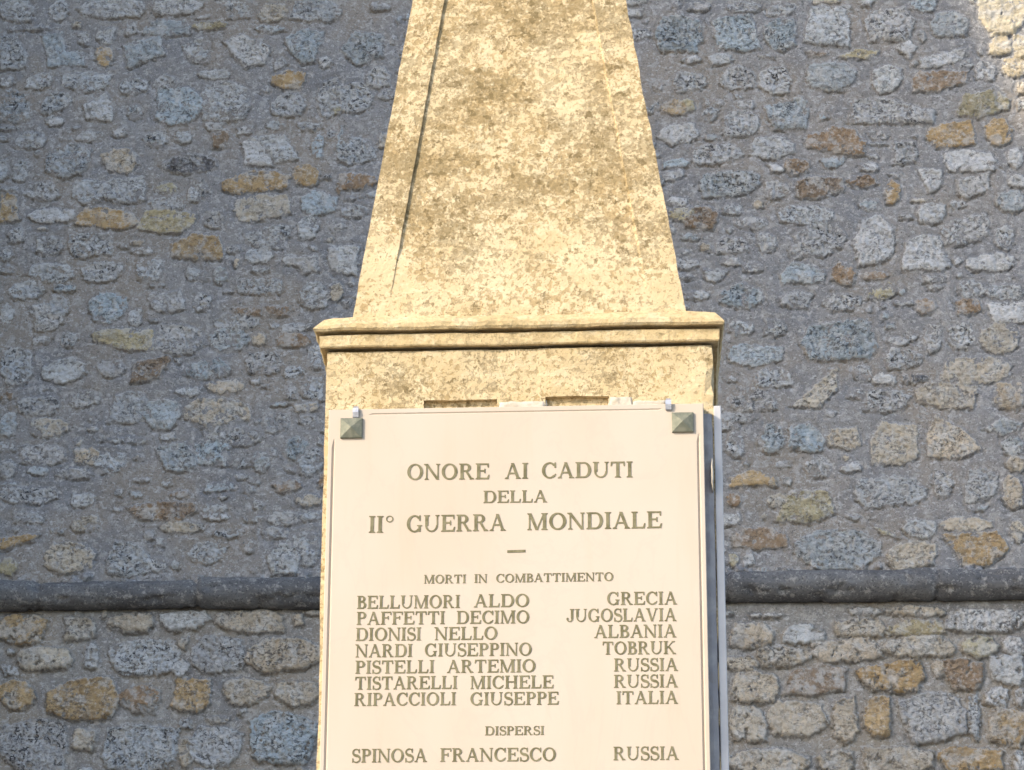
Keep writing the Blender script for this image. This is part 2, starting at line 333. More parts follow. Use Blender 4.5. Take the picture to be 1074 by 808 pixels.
TYPES = {  # colour, pits, relief
 'g': ((0.620, 0.625, 0.630), 0.90, 0.016), 'w': ((0.720, 0.720, 0.715), 0.55, 0.020), 'b': ((0.510, 0.565, 0.600), 0.70, 0.017),
 's': ((0.600, 0.610, 0.620), 1.00, 0.014), 't': ((0.660, 0.580, 0.465), 0.55, 0.020), 'o': ((0.570, 0.420, 0.240), 0.35, 0.022),
 'n': ((0.390, 0.285, 0.190), 0.40, 0.020), 'y': ((0.560, 0.490, 0.320), 0.35, 0.019), 'c': ((0.740, 0.640, 0.460), 0.2, 0.022),  # c: extra-pale cream, sunlight's brightness put into the colour at top right
 'd': ((0.210, 0.215, 0.230), 0.90, 0.014)}
Z_SC = 0.5 * (at(300, 606, WALL_Y)[2] + at(300, 637, WALL_Y)[2])      # height of the string course

class Stone: pass
STONES = []
def make_stone(kind, pts, cover=0.0, rough=1.0):
    s = Stone(); s.p = np.array(pts); c, pit, rel = TYPES[kind]
    j = 1 + random.uniform(-0.14, 0.14); w = random.uniform(-0.02, 0.02)
    s.c = np.clip(np.array([c[0] * j + w, c[1] * j, c[2] * j - w * 0.8]), 0.05, 0.74)
    s.pit = min(1, max(0, pit + random.uniform(-0.30, 0.25))); s.rel = rel * random.uniform(0.8, 1.25) * (1 - 0.5 * cover)
    s.cover = cover = min(0.75, cover + (random.uniform(0.0, 0.22) if kind in 'gsb' else random.uniform(0, 0.1))); s.warp = rough
    s.tilt = (random.uniform(-0.04, 0.04), random.uniform(-0.16, -0.02))
    s.b = (*s.p.min(0), *s.p.max(0))
    STONES.append(s)
def ring(cx, cz, hx, hz, ang=0.0):
    n = random.choice((7, 8, 9)); e = random.uniform(2.6, 6.5); out = []; a0 = random.random()
    for k in range(n):
        a = (k + a0) / n * 2 * math.pi; ca, sa = math.cos(a), math.sin(a)
        r = (abs(ca) ** e + abs(sa) ** e) ** (-1 / e) * random.uniform(0.84, 1.12)
        x, z = hx * r * ca, hz * r * sa
        out.append((cx + x * math.cos(ang) - z * math.sin(ang), cz + x * math.sin(ang) + z * math.cos(ang)))
    return out
for ox, oy, sc, txt in CROPS:
    for t in txt.replace('\n', '').split(';'):
        t = t.split()
        if not t: continue
        kind = t[0]; cover = 0.0
        if t[1] == 'p':
            v = t[2:]
            if v[-1][0] == '/': cover = float(v[-1][1:]); v = v[:-1]
            v = [float(q) for q in v]
            px = [(ox + v[i] / sc, oy + v[i + 1] / sc) for i in range(0, len(v), 2)]
            pts = [tuple(at(x, y, WALL_Y)[[0, 2]]) for x, y in px]
        else:
            v = [float(q) for q in t[1:]]
            if len(v) > 4: cover = v[4]
            a = at(ox + v[0] / sc, oy + v[1] / sc, WALL_Y); b = at(ox + v[2] / sc, oy + v[3] / sc, WALL_Y)
            gr = 1.2 if kind == 'c' else 1.09 if oy + v[1] / sc > 636 else 1.02  # pale c stones grown to fill the sunlit wedge
            pts = ring((a[0] + b[0]) / 2, (a[2] + b[2]) / 2, abs(b[0] - a[0]) / 2 * gr, abs(a[2] - b[2]) / 2 * gr, random.uniform(-0.06, 0.06))
        if kind == 'g' and min(p[1] for p in pts) < Z_SC and random.random() < 0.5: kind = 't'
        make_stone(kind, pts, cover)
N_TRACED = len(STONES)
def clash(x0, z0, x1, z1, gap):
    for s in STONES:
        b = s.b
        if x0 - gap < b[2] and x1 + gap > b[0] and z0 - gap < b[3] and z1 + gap > b[1]: return True
    return False
# middling and small half-buried stones between the traced ones
for k in range(2500):
    px, py = random.uniform(0, 1074), random.uniform(0, 812)
    if 596 < py < 646: continue
    a = at(px, py, WALL_Y); low = a[2] < Z_SC
    hx, hz = random.uniform(0.05, 0.13), random.uniform(0.024, 0.05)
    g_ = -0.006
    if clash(a[0] - hx, a[2] - hz, a[0] + hx, a[2] + hz, g_): continue
    make_stone(random.choice('ttwotgn' if low else 'gggsbwtgw'), ring(a[0], a[2], hx, hz), random.uniform(0.0, 0.2) if low else random.uniform(0.1, 0.45))
for k in range(5200):
    px, py = random.uniform(0, 1074), random.uniform(0, 812)
    if 600 < py < 642: continue
    a = at(px, py, WALL_Y); hx, hz = random.uniform(0.018, 0.075), random.uniform(0.012, 0.032)
    if clash(a[0] - hx, a[2] - hz, a[0] + hx, a[2] + hz, 0.002): continue
    make_stone(random.choice('gggsbwtg' if a[2] > Z_SC else 'ttwgto'), ring(a[0], a[2], hx, hz), random.uniform(0.15, 0.55))
# the rest of the wall, beyond the photograph and behind the monument
def hidden_or_out(x, z):
    px, py = proj((x, WALL_Y, z))
    return px < 4 or px > 1070 or py < 4 or py > 804 or (372 < px < 708 and py > 0) or (346 < px < 745 and py > 350)
z = 0.1
while z < 11.0:
    low = z < Z_SC
    rh = random.uniform(0.13, 0.22) if low else random.uniform(0.10, 0.20)
    x = -16.0 + random.uniform(0, 0.3)
    while x < 12.0:
        L = random.uniform(0.14, 0.46) if low else random.uniform(0.10, 0.40)
        cx, cz = x + L / 2, z + rh / 2 + random.uniform(-0.02, 0.02)
        far = abs(cx + 0.7) > 4.6 or cz > 9.2 or cz < 2.9
        if hidden_or_out(cx, cz) and abs(cz - Z_SC) > 0.16 and (far or not clash(x + 0.01, z + 0.01, x + L - 0.01, z + rh - 0.01, 0.0)):
            kind = random.choice('ttoowgsgnt' if low else 'gggwbsgbotng')
            make_stone(kind, ring(cx, cz, L / 2 - 0.008, rh * random.uniform(0.36, 0.48)), 0.05 if low else random.choice((0, 0.1, 0.2, 0.4)))
        x += L + (random.uniform(0.015, 0.05) if low else random.uniform(0.03, 0.16))
    z += rh + 0.01

def poly_sd(px, pz, P):
    """signed distance to polygon, positive inside"""
    d = np.full(px.shape, 1e9); inside = np.zeros(px.shape, bool); n = len(P)
    for i in range(n):
        a, b = P[i], P[(i + 1) % n]; e = b - a
        wx, wz = px - a[0], pz - a[1]
        t = np.clip((wx * e[0] + wz * e[1]) / (e @ e + 1e-12), 0, 1)
        d = np.minimum(d, (wx - e[0] * t) ** 2 + (wz - e[1] * t) ** 2)
        c = ((a[1] > pz) != (b[1] > pz)) & (px < (b[0] - a[0]) * (pz - a[1]) / (b[1] - a[1] + 1e-12) + a[0])
        inside ^= c
    return np.where(inside, 1, -1) * np.sqrt(d)

def masonry(name, x0, x1, z0, z1, step, mat, parent, hole=None, fine=True):
    nx, nz = int((x1 - x0) / step) + 1, int((z1 - z0) / step) + 1
    xs, zs = np.linspace(x0, x1, nx), np.linspace(z0, z1, nz)
    X, Z = np.meshgrid(xs, zs)
    lower = z0 < Z_SC - 0.2 and z1 < Z_SC + 0.2
    n1 = fbm(X, Z, 9, 4, 3); n2 = fbm(X, Z, 9, 4, 91)
    WX, WZ = X + n1 * 0.017, Z + n2 * 0.015
    if fine:
        WX = WX + fbm(X, Z, 36, 5, 5, 0.7) * 0.021; WZ = WZ + fbm(X, Z, 36, 5, 55, 0.7) * 0.019
    patch = fbm(X, Z, 16, 4, 201) + 0.4 * fbm(X, Z, 60, 2, 211)
    rough = fbm(X, Z, 22, 5, 301, 0.62)
    pits = fbm(X, Z, 42, 3, 401)
    H = fbm(X, Z, 1.1, 3, 501) * 0.030 + fbm(X, Z, 7, 4, 601) * 0.012
    if fine: H = H + fbm(X, Z, 50, 4, 701, 0.7) * 0.0045
    spill = np.exp(-(np.clip(Z - Z_SC - 0.075, 0, 1) / 0.035) ** 2) * sstep(0.05, 0.35, fbm(X, Z, 5, 4, 811)) * (not lower)
    H = H + spill * 0.055
    if lower: H = H - 0.045 * np.exp(-(np.clip(Z_SC - 0.062 - Z, 0, 1) / 0.030) ** 2)
    cov = np.zeros(X.shape, np.float32); pit = np.zeros(X.shape, np.float32); tint = np.full(X.shape + (4,), 0.3, np.float32); tint[..., 3] = 1
    rise = np.zeros(X.shape)
    best = np.full(X.shape, -1.0)
    for s in STONES:
        b = s.b; m = 0.09
        i0, i1 = np.searchsorted(xs, (b[0] - m, b[2] + m)); k0, k1 = np.searchsorted(zs, (b[1] - m, b[3] + m))
        if i1 - i0 < 2 or k1 - k0 < 2: continue
        w = (slice(k0, k1), slice(i0, i1))
        d = poly_sd(WX[w], WZ[w], s.p)
        hide = s.cover * 0.55 - 0.34
        vis = sstep(hide - 0.10, hide + 0.10, patch[w] + np.clip(d, 0, 0.06) * 2.0)
        sd = min(b[2] - b[0], b[3] - b[1])
        c = sstep(-0.004, 0.011, d) * vis
        prof = sstep(-0.006, min(0.013, 0.35 * sd), d)
        rel = s.rel * (1.25 if lower else 0.42)
        hgt = prof * rel + sstep(0, 0.03, d) * (rough[w] * 0.016 - sstep(0.10, 0.36, pits[w]) * 0.014 * s.pit
              + s.tilt[0] * (X[w] - s.p[:, 0].mean()) + s.tilt[1] * (Z[w] - s.p[:, 1].mean()))
        hgt = hgt * (0.30 + 0.70 * vis)
        up = d > best[w]
        rise[w] = np.where(up & (d > -0.012), hgt, rise[w])
        cov[w] = np.where(up, np.maximum(c, cov[w] * (d < 0)), cov[w])
        up2 = up & (d > -0.03)
        pit[w] = np.where(up2, s.pit, pit[w]); tint[w] = np.where(up2[..., None], np.array([*s.c, 1.0]), tint[w])
        best[w] = np.where(up, d, best[w])
    # raked joint: the mortar dips just outside a clear stone edge
    gz = np.gradient(best, axis=0) / step * (best > -0.5)
    low_edge = np.clip(gz, 0, 1)
    live = (best < 0.004) * (best > -0.5)
    dip = (np.exp(-((best + 0.010) / 0.009) ** 2) * 0.004 + low_edge * sstep(-0.15, 0.2, patch) * np.exp(-((best + 0.006) / 0.0065) ** 2) * 0.022) * live
    Y = WALL_Y - (H + rise - dip)
    U = None
    if hole:
        cx, cz = 0.5 * (X[:-1, :-1] + X[1:, 1:]), 0.5 * (Z[:-1, :-1] + Z[1:, 1:])
        U = ~((cx > hole[0]) & (cx < hole[1]) & (cz > hole[2]) & (cz < hole[3]))
        rim = (X > hole[0] - 0.07) & (X < hole[1] + 0.07) & (Z > hole[2] - 0.07) & (Z < hole[3] + 0.07)
        Y = np.where(rim, Y + 0.005, Y)
    me = grid_mesh(name, np.stack([X, Y, Z], -1), U)
    for nm, ty, arr in (('tint', 'FLOAT_COLOR', tint), ('cover', 'FLOAT', cov), ('pitted', 'FLOAT', pit)):
        a = me.attributes.new(nm, ty, 'POINT')
        a.data.foreach_set('color' if ty == 'FLOAT_COLOR' else 'value', arr.reshape(-1).astype(np.float32))
    return link(name, me, mat, parent)

wall = empty('castle_wall', (0, 0, 0))
tag(wall, 'tall grey rubble stone wall with ochre blocks and a dark rounded string course, behind the obelisk', 'wall')
FX0, FX1, FZ0, FZ1 = -4.6, 3.7, 3.35, 8.85
def join_into(a, b):
    """merge b's mesh into a (both belong to one part)"""
    bm = bmesh.new(); bm.from_mesh(a.data); bm.from_mesh(b.data); bm.to_mesh(a.data); bm.free()
    me = b.data; bpy.data.objects.remove(b); bpy.data.meshes.remove(me)
up = masonry('rubble_masonry', FX0, FX1, Z_SC, FZ1, 0.0058, M_UP, wall)
b = masonry('surround', -16, 12, Z_SC, 11.0, 0.035, M_UP, wall, hole=(FX0 + .08, FX1 - .08, Z_SC - 1, FZ1 - .08), fine=False)
join_into(up, b)
lo = masonry('coursed_masonry', FX0, FX1, FZ0, Z_SC, 0.0058, M_LO, wall)
b = masonry('surround', -16, 12, -0.1, Z_SC, 0.035, M_LO, wall, hole=(FX0 + .08, FX1 - .08, FZ0 + .08, Z_SC + 1), fine=False)
join_into(lo, b)
bm = bmesh.new(); add_box(bm, -16, 12, WALL_Y + 0.12, WALL_Y + 1.6, -0.1, 11.0)
core = from_bm('wall_core', bm, M_LO, wall)
bm = bmesh.new(); add_box(bm, -16.05, 12.05, WALL_Y - 0.06, WALL_Y + 1.66, 11.0, 11.12)
from_bm('coping', bm, M_STR, wall)

# string course: long half-round stones, butted, each a little out of line
def string_course():
    z_t, z_b = at(300, 604.5, WALL_Y - 0.06)[2], at(300, 637, WALL_Y - 0.03)[2]
    r = (z_t - z_b) / 2; zc = (z_t + z_b) / 2
    xs = np.arange(-16, 12, 0.02); nseg = 22
    joints = [-16.0]
    rr = random.Random(5)
    while joints[-1] < 12: joints.append(joints[-1] + rr.uniform(0.55, 1.15))
    joints = np.array(joints); idx = np.searchsorted(joints, xs, side='right')
    off = np.array([rr.uniform(-0.008, 0.008) for _ in range(len(joints) + 1)])[idx]
    jd = np.min(np.abs(xs[:, None] - joints[None]), 1)
    gap = np.exp(-(jd / 0.013) ** 2) * 0.020
    A = np.linspace(math.pi * 0.5, -math.pi * 0.5, nseg + 1)
    XX, AA = np.meshgrid(xs, A)
    n = fbm(XX, AA * 0.12 + 40, 12, 4, 33) * 0.007 + fbm(XX, AA * 0.12 + 40, 3, 2, 37) * 0.012
    chip = sstep(0.22, 0.42, fbm(XX, AA * 0.1 + 11, 8, 3, 77)) * 0.016
    rad_ = r + n - chip - gap[None] + off[None]
    Y = WALL_Y - 0.022 - np.cos(AA) * rad_ * 1.25; Zz = zc + np.sin(AA) * rad_ + off[None] * 0.5
    Y[0] = WALL_Y + 0.06; Y[-1] = WALL_Y + 0.06
    return link('string_course', grid_mesh('string_course', np.stack([XX, Y, Zz], -1)[::-1]), M_STR, wall)
string_course()

# ------------------------------------------------------------------ the monument
mon = empty('war_memorial', (0, 0, 0))
tag(mon, 'lichen speckled cream stone obelisk on a pedestal with an inscribed white marble plaque', 'memorial')

def wobble(bm, amp=0.0018, f=22.0, amp2=0.004, f2=5.0):
    for v in bm.verts:
        p = v.co
        n = mnoise.noise_vector(p * f) * amp + mnoise.noise_vector(p * f2 + Vector((9, 2, 4))) * amp2
        v.co = p + n
def loft(bm, levels, step=0.02, cap=True):
    """levels: (z, x0, x1, y0, y1) rectangles joined by bands"""
    n = [max(2, int((levels[0][2] - levels[0][1]) / step)), max(2, int((levels[0][4] - levels[0][3]) / step))]
    rows = []
    for (z, x0, x1, y0, y1) in levels:
        pts = [(x0 + (x1 - x0) * i / n[0], y0) for i in range(n[0])] + [(x1, y0 + (y1 - y0) * i / n[1]) for i in range(n[1])] \
            + [(x1 - (x1 - x0) * i / n[0], y1) for i in range(n[0])] + [(x0, y1 - (y1 - y0) * i / n[1]) for i in range(n[1])]
        rows.append([bm.verts.new((x, y, z)) for x, y in pts])
    m = len(rows[0])
    for a, b in zip(rows[:-1], rows[1:]):
        for i in range(m): bm.faces.new((a[i], a[(i + 1) % m], b[(i + 1) % m], b[i]))
    if cap:
        bm.faces.new(rows[0][::-1]); bm.faces.new(rows[-1])

PL_Y = -0.040                                    # front of the plaque; the die's front is y = 0
dxL, dxR = at(342.6, 400, 0)[0], at(748.0, 400, 0)[0]
DEPTH = dxR - dxL
zt = at(540, 366.5, 0)[2]                          # top of the die
def zpx(y, Y, x=545): return at(x, y, Y)[2]
# --- die, with two sockets in its face just above the plaque
socks = []
for (x0, y0, x1, y1) in ((444.5, 419.8, 521.5, 430), (572.5, 417.2, 638.5, 428)):
    a, b_ = at(x0, y0, 0), at(x1, y1, 0); socks.append((a[0], b_[0], b_[2] - 0.012, a[2]))
xl = sorted(set([round(v, 5) for s in socks for v in s[:2]]))
def cuts(lo, hi, keep, step):
    pts = sorted([lo, hi] + [k for k in keep if lo < k < hi]); out = []
    for a, c in zip(pts[:-1], pts[1:]):
        n = max(1, int(round((c - a) / step))); out += [a + (c - a) * i / n for i in range(n)]
    return out + [hi]
bm = bmesh.new()
zb = 1.05
gx = cuts(dxL, dxR, [s[i] for s in socks for i in (0, 1)], 0.02); gz = cuts(zb, zt, [s[i] for s in socks for i in (2, 3)], 0.025)
V = {}
def gv(i, k, y=0.0):
    key = (i, k, y)
    if key not in V: V[key] = bm.verts.new((gx[i], y, gz[k]))
    return V[key]
def in_sock(x, z_): return any(s[0] < x < s[1] and s[2] < z_ < s[3] for s in socks)
SD = 0.014
for i in range(len(gx) - 1):
    for k in range(len(gz) - 1):
        mx, mz = (gx[i] + gx[i + 1]) / 2, (gz[k] + gz[k + 1]) / 2
        ins = in_sock(mx, mz); y = SD if ins else 0.0
        bm.faces.new((gv(i, k, y), gv(i + 1, k, y), gv(i + 1, k + 1, y), gv(i, k + 1, y)))
        if ins:
            if not in_sock(gx[i] - 1e-3, mz): bm.faces.new((gv(i, k, 0.0), gv(i, k, SD), gv(i, k + 1, SD), gv(i, k + 1, 0.0)))
            if not in_sock(gx[i + 1] + 1e-3, mz): bm.faces.new((gv(i + 1, k, SD), gv(i + 1, k, 0.0), gv(i + 1, k + 1, 0.0), gv(i + 1, k + 1, SD)))
            if not in_sock(mx, gz[k] - 1e-3): bm.faces.new((gv(i, k, 0.0), gv(i + 1, k, 0.0), gv(i + 1, k, SD), gv(i, k, SD)))
            if not in_sock(mx, gz[k + 1] + 1e-3): bm.faces.new((gv(i, k + 1, SD), gv(i + 1, k + 1, SD), gv(i + 1, k + 1, 0.0), gv(i, k + 1, 0.0)))
# other sides of the die
front = [gv(i, 0) for i in range(len(gx))]; frt = [gv(i, len(gz) - 1) for i in range(len(gx))]
ny = 20; prevL = [gv(0, k) for k in range(len(gz))]; prevR = [gv(len(gx) - 1, k) for k in range(len(gz))]
for j in range(1, ny + 1):
    y = DEPTH * j / ny
    L_ = [bm.verts.new((dxL, y, q)) for q in gz]; R_ = [bm.verts.new((dxR, y, q)) for q in gz]
    for k in range(len(gz) - 1):
        bm.faces.new((L_[k], prevL[k], prevL[k + 1], L_[k + 1])); bm.faces.new((prevR[k], R_[k], R_[k + 1], prevR[k + 1]))
    prevL, prevR = L_, R_
for k in range(len(gz) - 1): bm.faces.new((prevR[k], prevL[k], prevL[k + 1], prevR[k + 1]))
wobble(bm, 0.0016, 24, 0.0025, 5)
# chipped right arris near the plaque's top corner
for v in bm.verts:
    if v.co.x > dxR - 0.004 and v.co.y < 0.01:
        q = mnoise.noise(Vector((0.3, 1.7, v.co.z * 26)))
        v.co.x -= max(0, q) * 0.010; v.co.y += max(0, q) * 0.010
from_bm('pedestal_die', bm, M_LIME2, mon)

# --- plinth and steps under the frame
bm = bmesh.new()
e = 0.10
loft(bm, [(0.50, dxL - e, dxR + e, -e, DEPTH + e), (0.96, dxL - e, dxR + e, -e, DEPTH + e), (1.06, dxL - .01, dxR + .01, -.01, DEPTH + .01)], 0.05)
wobble(bm); from_bm('plinth', bm, M_LIME2, mon)
bm = bmesh.new()
for zz0, zz1, e in ((-0.02, 0.25, 0.62), (0.25, 0.50, 0.32)):
    loft(bm, [(zz0, dxL - e, dxR + e, -e, DEPTH + e), (zz1 - .015, dxL - e, dxR + e, -e, DEPTH + e), (zz1, dxL - e + .015, dxR + e - .015, -e + .015, DEPTH + e - .015)], 0.05)
wobble(bm); from_bm('stepped_base', bm, M_LIME2, mon)

# --- cornice: bed band, fascia, projecting lip with a steep worn wash
oF, oL = 0.014, 0.030
zf0, zf1 = zpx(361.0, -oF), zpx(349.6, -oF)
zl0, zl1, zl2 = zpx(343.0, -oL), zpx(336.5, -oL), zpx(330.5, -oL + 0.022)
cL, cR = at(329.0, 346, -oL)[0], at(759.5, 334, -oL)[0]
fL, fR = at(335.5, 356, -oF)[0], at(753.8, 345, -oF)[0]
bm = bmesh.new()
def rect(z_, o): return (z_, fL + (oF - o), fR - (oF - o), -o, DEPTH + o)
loft(bm, [rect(zt - 0.002, -0.022), rect(zf0 - 0.0002, -0.022), rect(zf0, oF - 0.002), rect(zf0 + 0.003, oF), rect(zf1 - 0.003, oF), rect(zf1, oF - 0.002), rect(zf1 + 0.0002, -0.012), rect(zl0 + 0.004, -0.012)], 0.015)
def skew(bm):                                      # the cornice sits a little askew on the die
    xm = (cL + cR) / 2
    for v in bm.verts:
        k = min(1, max(0, v.co.y / DEPTH)); u = (v.co.x - cL) / (cR - cL)
        v.co.x -= k * (0.046 * (1 - u) + 0.022 * u)
skew(bm); wobble(bm, 0.0016, 30, 0.0022, 6)
from_bm('cornice_fascia', bm, M_LIP, mon)
bm = bmesh.new()
def lip(z_, o, sh): return (z_, cL + (oL - o), cR - (oL - o), -o, DEPTH + o)
loft(bm, [rect(zf0, oF - 0.004), rect(zf0 + 0.010, oF - 0.003), rect(zf1 - 0.008, oF), rect(zf1 + 0.002, oF + 0.001)], 0.015)
wobble(bm, 0.0016, 30, 0.0022, 6)
from_bm('cornice_fascia', bm, M_LIP, mon)
bm = bmesh.new()
loft(bm, [lip(zl0, oL - 0.004, 0), lip(zl0 + 0.005, oL, 0), lip(zl1, oL, 0), lip(zl1 + 0.005, oL - 0.004, 0), lip(zl2, oL - 0.020, 0), lip(zl2 + 0.004, oL - 0.06, 0)], 0.012)
skew(bm); wobble(bm, 0.0024, 32, 0.0026, 6)
for v in bm.verts:                                # worn corners
    for sx, X_ in ((1, cR), (-1, cL)):
        d = math.hypot(v.co.x - X_, v.co.y + oL)
        if d < 0.05 and v.co.z > zl1 - 0.004: v.co.z -= (0.05 - d) * 0.16
from_bm('cornice_lip', bm, M_LIP, mon)

# --- obelisk shaft with sunk panels on its faces
OB_Y = 0.005
bl, br = at(369.5, 334, OB_Y), at(719.5, 326, OB_Y)
z0 = zl2 - 0.004
tl, tr = at(432, 0, OB_Y + 0.12), at(656, 0, OB_Y + 0.12)
cxo = (bl[0] + br[0]) / 2; hw0 = (br[0] - bl[0]) / 2
hw1 = (tr[0] - tl[0]) / 2; ztop = (tl[2] + tr[2]) / 2
slope = (hw0 - hw1) / (ztop - (bl[2] + br[2]) / 2); hw0 += slope * ((bl[2] + br[2]) / 2 - z0); cyo = OB_Y + hw0
lean = ((tl[0] + tr[0]) / 2 - cxo) / (ztop - z0)
H_SH = (hw0 - 0.11) / slope                       # shaft height
bm = bmesh.new()
BORD, PD = 0.078, 0.0068
nu, nv = 74, 190
def shaft_pt(side, u, t):
    z_ = t * H_SH; hw = hw0 - slope * z_
    x, d = u * hw, hw
    px = abs(u) * hw
    ed = hw - px                                   # distance from the arris
    # sunk panel, its right edge and foot worn soft
    soft = 0.0024 if u < 0 else 0.0045
    a = min(1, max(0, (ed - BORD) / soft)); b2 = min(1, max(0, (z_ - 0.075) / 0.006)); c2 = min(1, max(0, (H_SH - 0.09 - z_) / 0.01))
    dep = PD * (1.0 if u < 0 else 1.0) * a * b2 * c2
    dep *= 0.32 + 0.68 * min(1, max(0, (z_ - 0.150) / 0.035))
    d -= dep
    p = {0: (x, -d), 1: (d, x), 2: (-x, d), 3: (-d, -x)}[side]
    return Vector((cxo + lean * z_ + p[0], cyo + p[1], z0 + z_))
us = [-1 + 2 * i / 40 for i in range(41)]
for side in range(4):
    rows = []
    for k in range(nv + 1):
        t = k / nv; hw = hw0 - slope * t * H_SH; q = 1 - BORD / hw
        extra = [-q - 0.004, -q - 0.0004, -q + 0.0022 / hw + 0.0004, -q + .02, q - 0.0045 / hw, q, q + .01]
        base = [-1, -1 + (1 - q) * .33, -1 + (1 - q) * .66] + extra[:4]
        mid = [extra[3] + (extra[4] - extra[3]) * i / 26 for i in range(1, 26)]
        rows.append([bm.verts.new(shaft_pt(side, u, t)) for u in base + mid + extra[4:] + [1 - (1 - q) * .5, 1]])
    for a, b2 in zip(rows[:-1], rows[1:]):
        for i in range(len(a) - 1): bm.faces.new((a[i], a[i + 1], b2[i + 1], b2[i]))
ht = hw0 - slope * H_SH; apex = (cxo + lean * H_SH, cyo, z0 + H_SH + 0.22)
cs = [bm.verts.new((cxo + lean * H_SH + sx * ht, cyo + sy * ht, z0 + H_SH)) for sx, sy in ((-1, -1), (1, -1), (1, 1), (-1, 1))]
ap = bm.verts.new(apex)
for i in range(4): bm.faces.new((cs[i], cs[(i + 1) % 4], ap))
bmesh.ops.remove_doubles(bm, verts=bm.verts, dist=0.0003)
wobble(bm, 0.0010, 30, 0.0014, 5)
for v in bm.verts:                                 # nibbled arrises
    if abs(abs(v.co.x - cxo - lean * (v.co.z - z0)) - (hw0 - slope * (v.co.z - z0))) < 0.006:
        q = mnoise.noise(Vector((3.1 if v.co.x > cxo else 8.3, v.co.y * 3, v.co.z * 17)))
        v.co.x -= (1 if v.co.x > cxo else -1) * max(0, q) * (0.006 if v.co.x > cxo else 0.002)
from_bm('obelisk_shaft', bm, M_LIME, mon)

# --- marble plaque with stopped grooves along its edges
pT = (at(345, 428.5, PL_Y)[2] + at(738.5, 424.5, PL_Y)[2]) / 2
pL, pR = at(340, 618, PL_Y)[0], at(741.6, 618, PL_Y)[0]
pB = pT - 1.34
gi = 0.0125                                        # groove inset
stopz, stopx = pT - 0.088, 0.10
gxs = cuts(pL, pR, [pL + .0015, pL + gi - .004, pL + gi, pL + gi + .004, pR - gi - .004, pR - gi, pR - gi + .004, pR - .0015, pL + stopx, pR - stopx, pL + stopx - .01, pR - stopx + .01], 0.05)
gzs = cuts(pB, pT, [pT - .0015, pT - gi - .0025, pT - gi, pT - gi + .0025, stopz, stopz + 0.02, pB + gi, pB + .0015], 0.05)
bm = bmesh.new(); rows = []
def near(a, b2): return abs(a - b2) < 1e-6
for z_ in gzs:
    row = []
    for x in gxs:
        y = PL_Y
        if (near(x, pL + gi) or near(x, pR - gi)) and z_ <= stopz + 1e-6: y += 0.0048
        if near(z_, pT - gi) and pL + stopx - 1e-6 <= x <= pR - stopx + 1e-6: y += 0.0022
        if near(x, pL) or near(x, pR) or near(z_, pT) or near(z_, pB): y += 0.0018
        row.append(bm.verts.new((x, y, z_)))
    rows.append(row)
for a, b2 in zip(rows[:-1], rows[1:]):
    for i in range(len(a) - 1): bm.faces.new((a[i], a[i + 1], b2[i + 1], b2[i]))
per = rows[0] + [r_[-1] for r_ in rows[1:]] + rows[-1][-2::-1] + [r_[0] for r_ in rows[-2:0:-1]]
bk = [bm.verts.new((v.co.x, -0.003, v.co.z)) for v in per]
for i in range(len(per)):
    j = (i + 1) % len(per); bm.faces.new((per[j], per[i], bk[i], bk[j]))
plaque = from_bm('marble_plaque', bm, M_MARB, mon)

# side slab on the right flank
sx0, sx1 = at(751.2, 560, -0.004)[0], at(759.3, 560, -0.004)[0]
sT = at(755, 425.5, -0.004)[2]
bm = bmesh.new(); add_box(bm, max(sx0, dxR - .004), sx1, -0.004, DEPTH - 0.004, sT - 1.34, sT)
bmesh.ops.bevel(bm, geom=bm.edges[:], offset=0.0018, segments=1, affect='EDGES')
M_SLAB = mat_simple('skylight_tinted_marble', (0.56, 0.56, 0.575), (0.50, 0.50, 0.52), 12, 0.5, bump=0.1)  # bluish skylight of the shaded flank put into this marble's colour
o = from_bm('side_plaque', bm, M_SLAB, mon); o['label'] = 'plain shaded marble slab on the right flank'

# grey strip added to darken the die's shaded right corner, between the slabs
M_CORNER = mat_simple('corner_strip_grey', (0.31, 0.30, 0.31), (0.40, 0.385, 0.385), 22, 0.95, bump=0.5, bd=0.004)
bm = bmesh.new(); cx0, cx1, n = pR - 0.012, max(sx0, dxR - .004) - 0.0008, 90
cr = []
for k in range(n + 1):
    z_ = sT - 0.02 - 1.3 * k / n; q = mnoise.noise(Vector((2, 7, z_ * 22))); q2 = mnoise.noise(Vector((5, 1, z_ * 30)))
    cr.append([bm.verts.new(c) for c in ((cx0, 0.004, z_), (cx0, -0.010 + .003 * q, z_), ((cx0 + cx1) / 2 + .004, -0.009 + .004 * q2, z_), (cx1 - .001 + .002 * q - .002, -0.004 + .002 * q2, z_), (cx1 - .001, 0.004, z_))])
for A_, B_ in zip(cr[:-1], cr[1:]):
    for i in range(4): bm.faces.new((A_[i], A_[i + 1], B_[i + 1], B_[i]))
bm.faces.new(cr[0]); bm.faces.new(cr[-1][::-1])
from_bm('dark_corner_strip', bm, M_CORNER, mon)

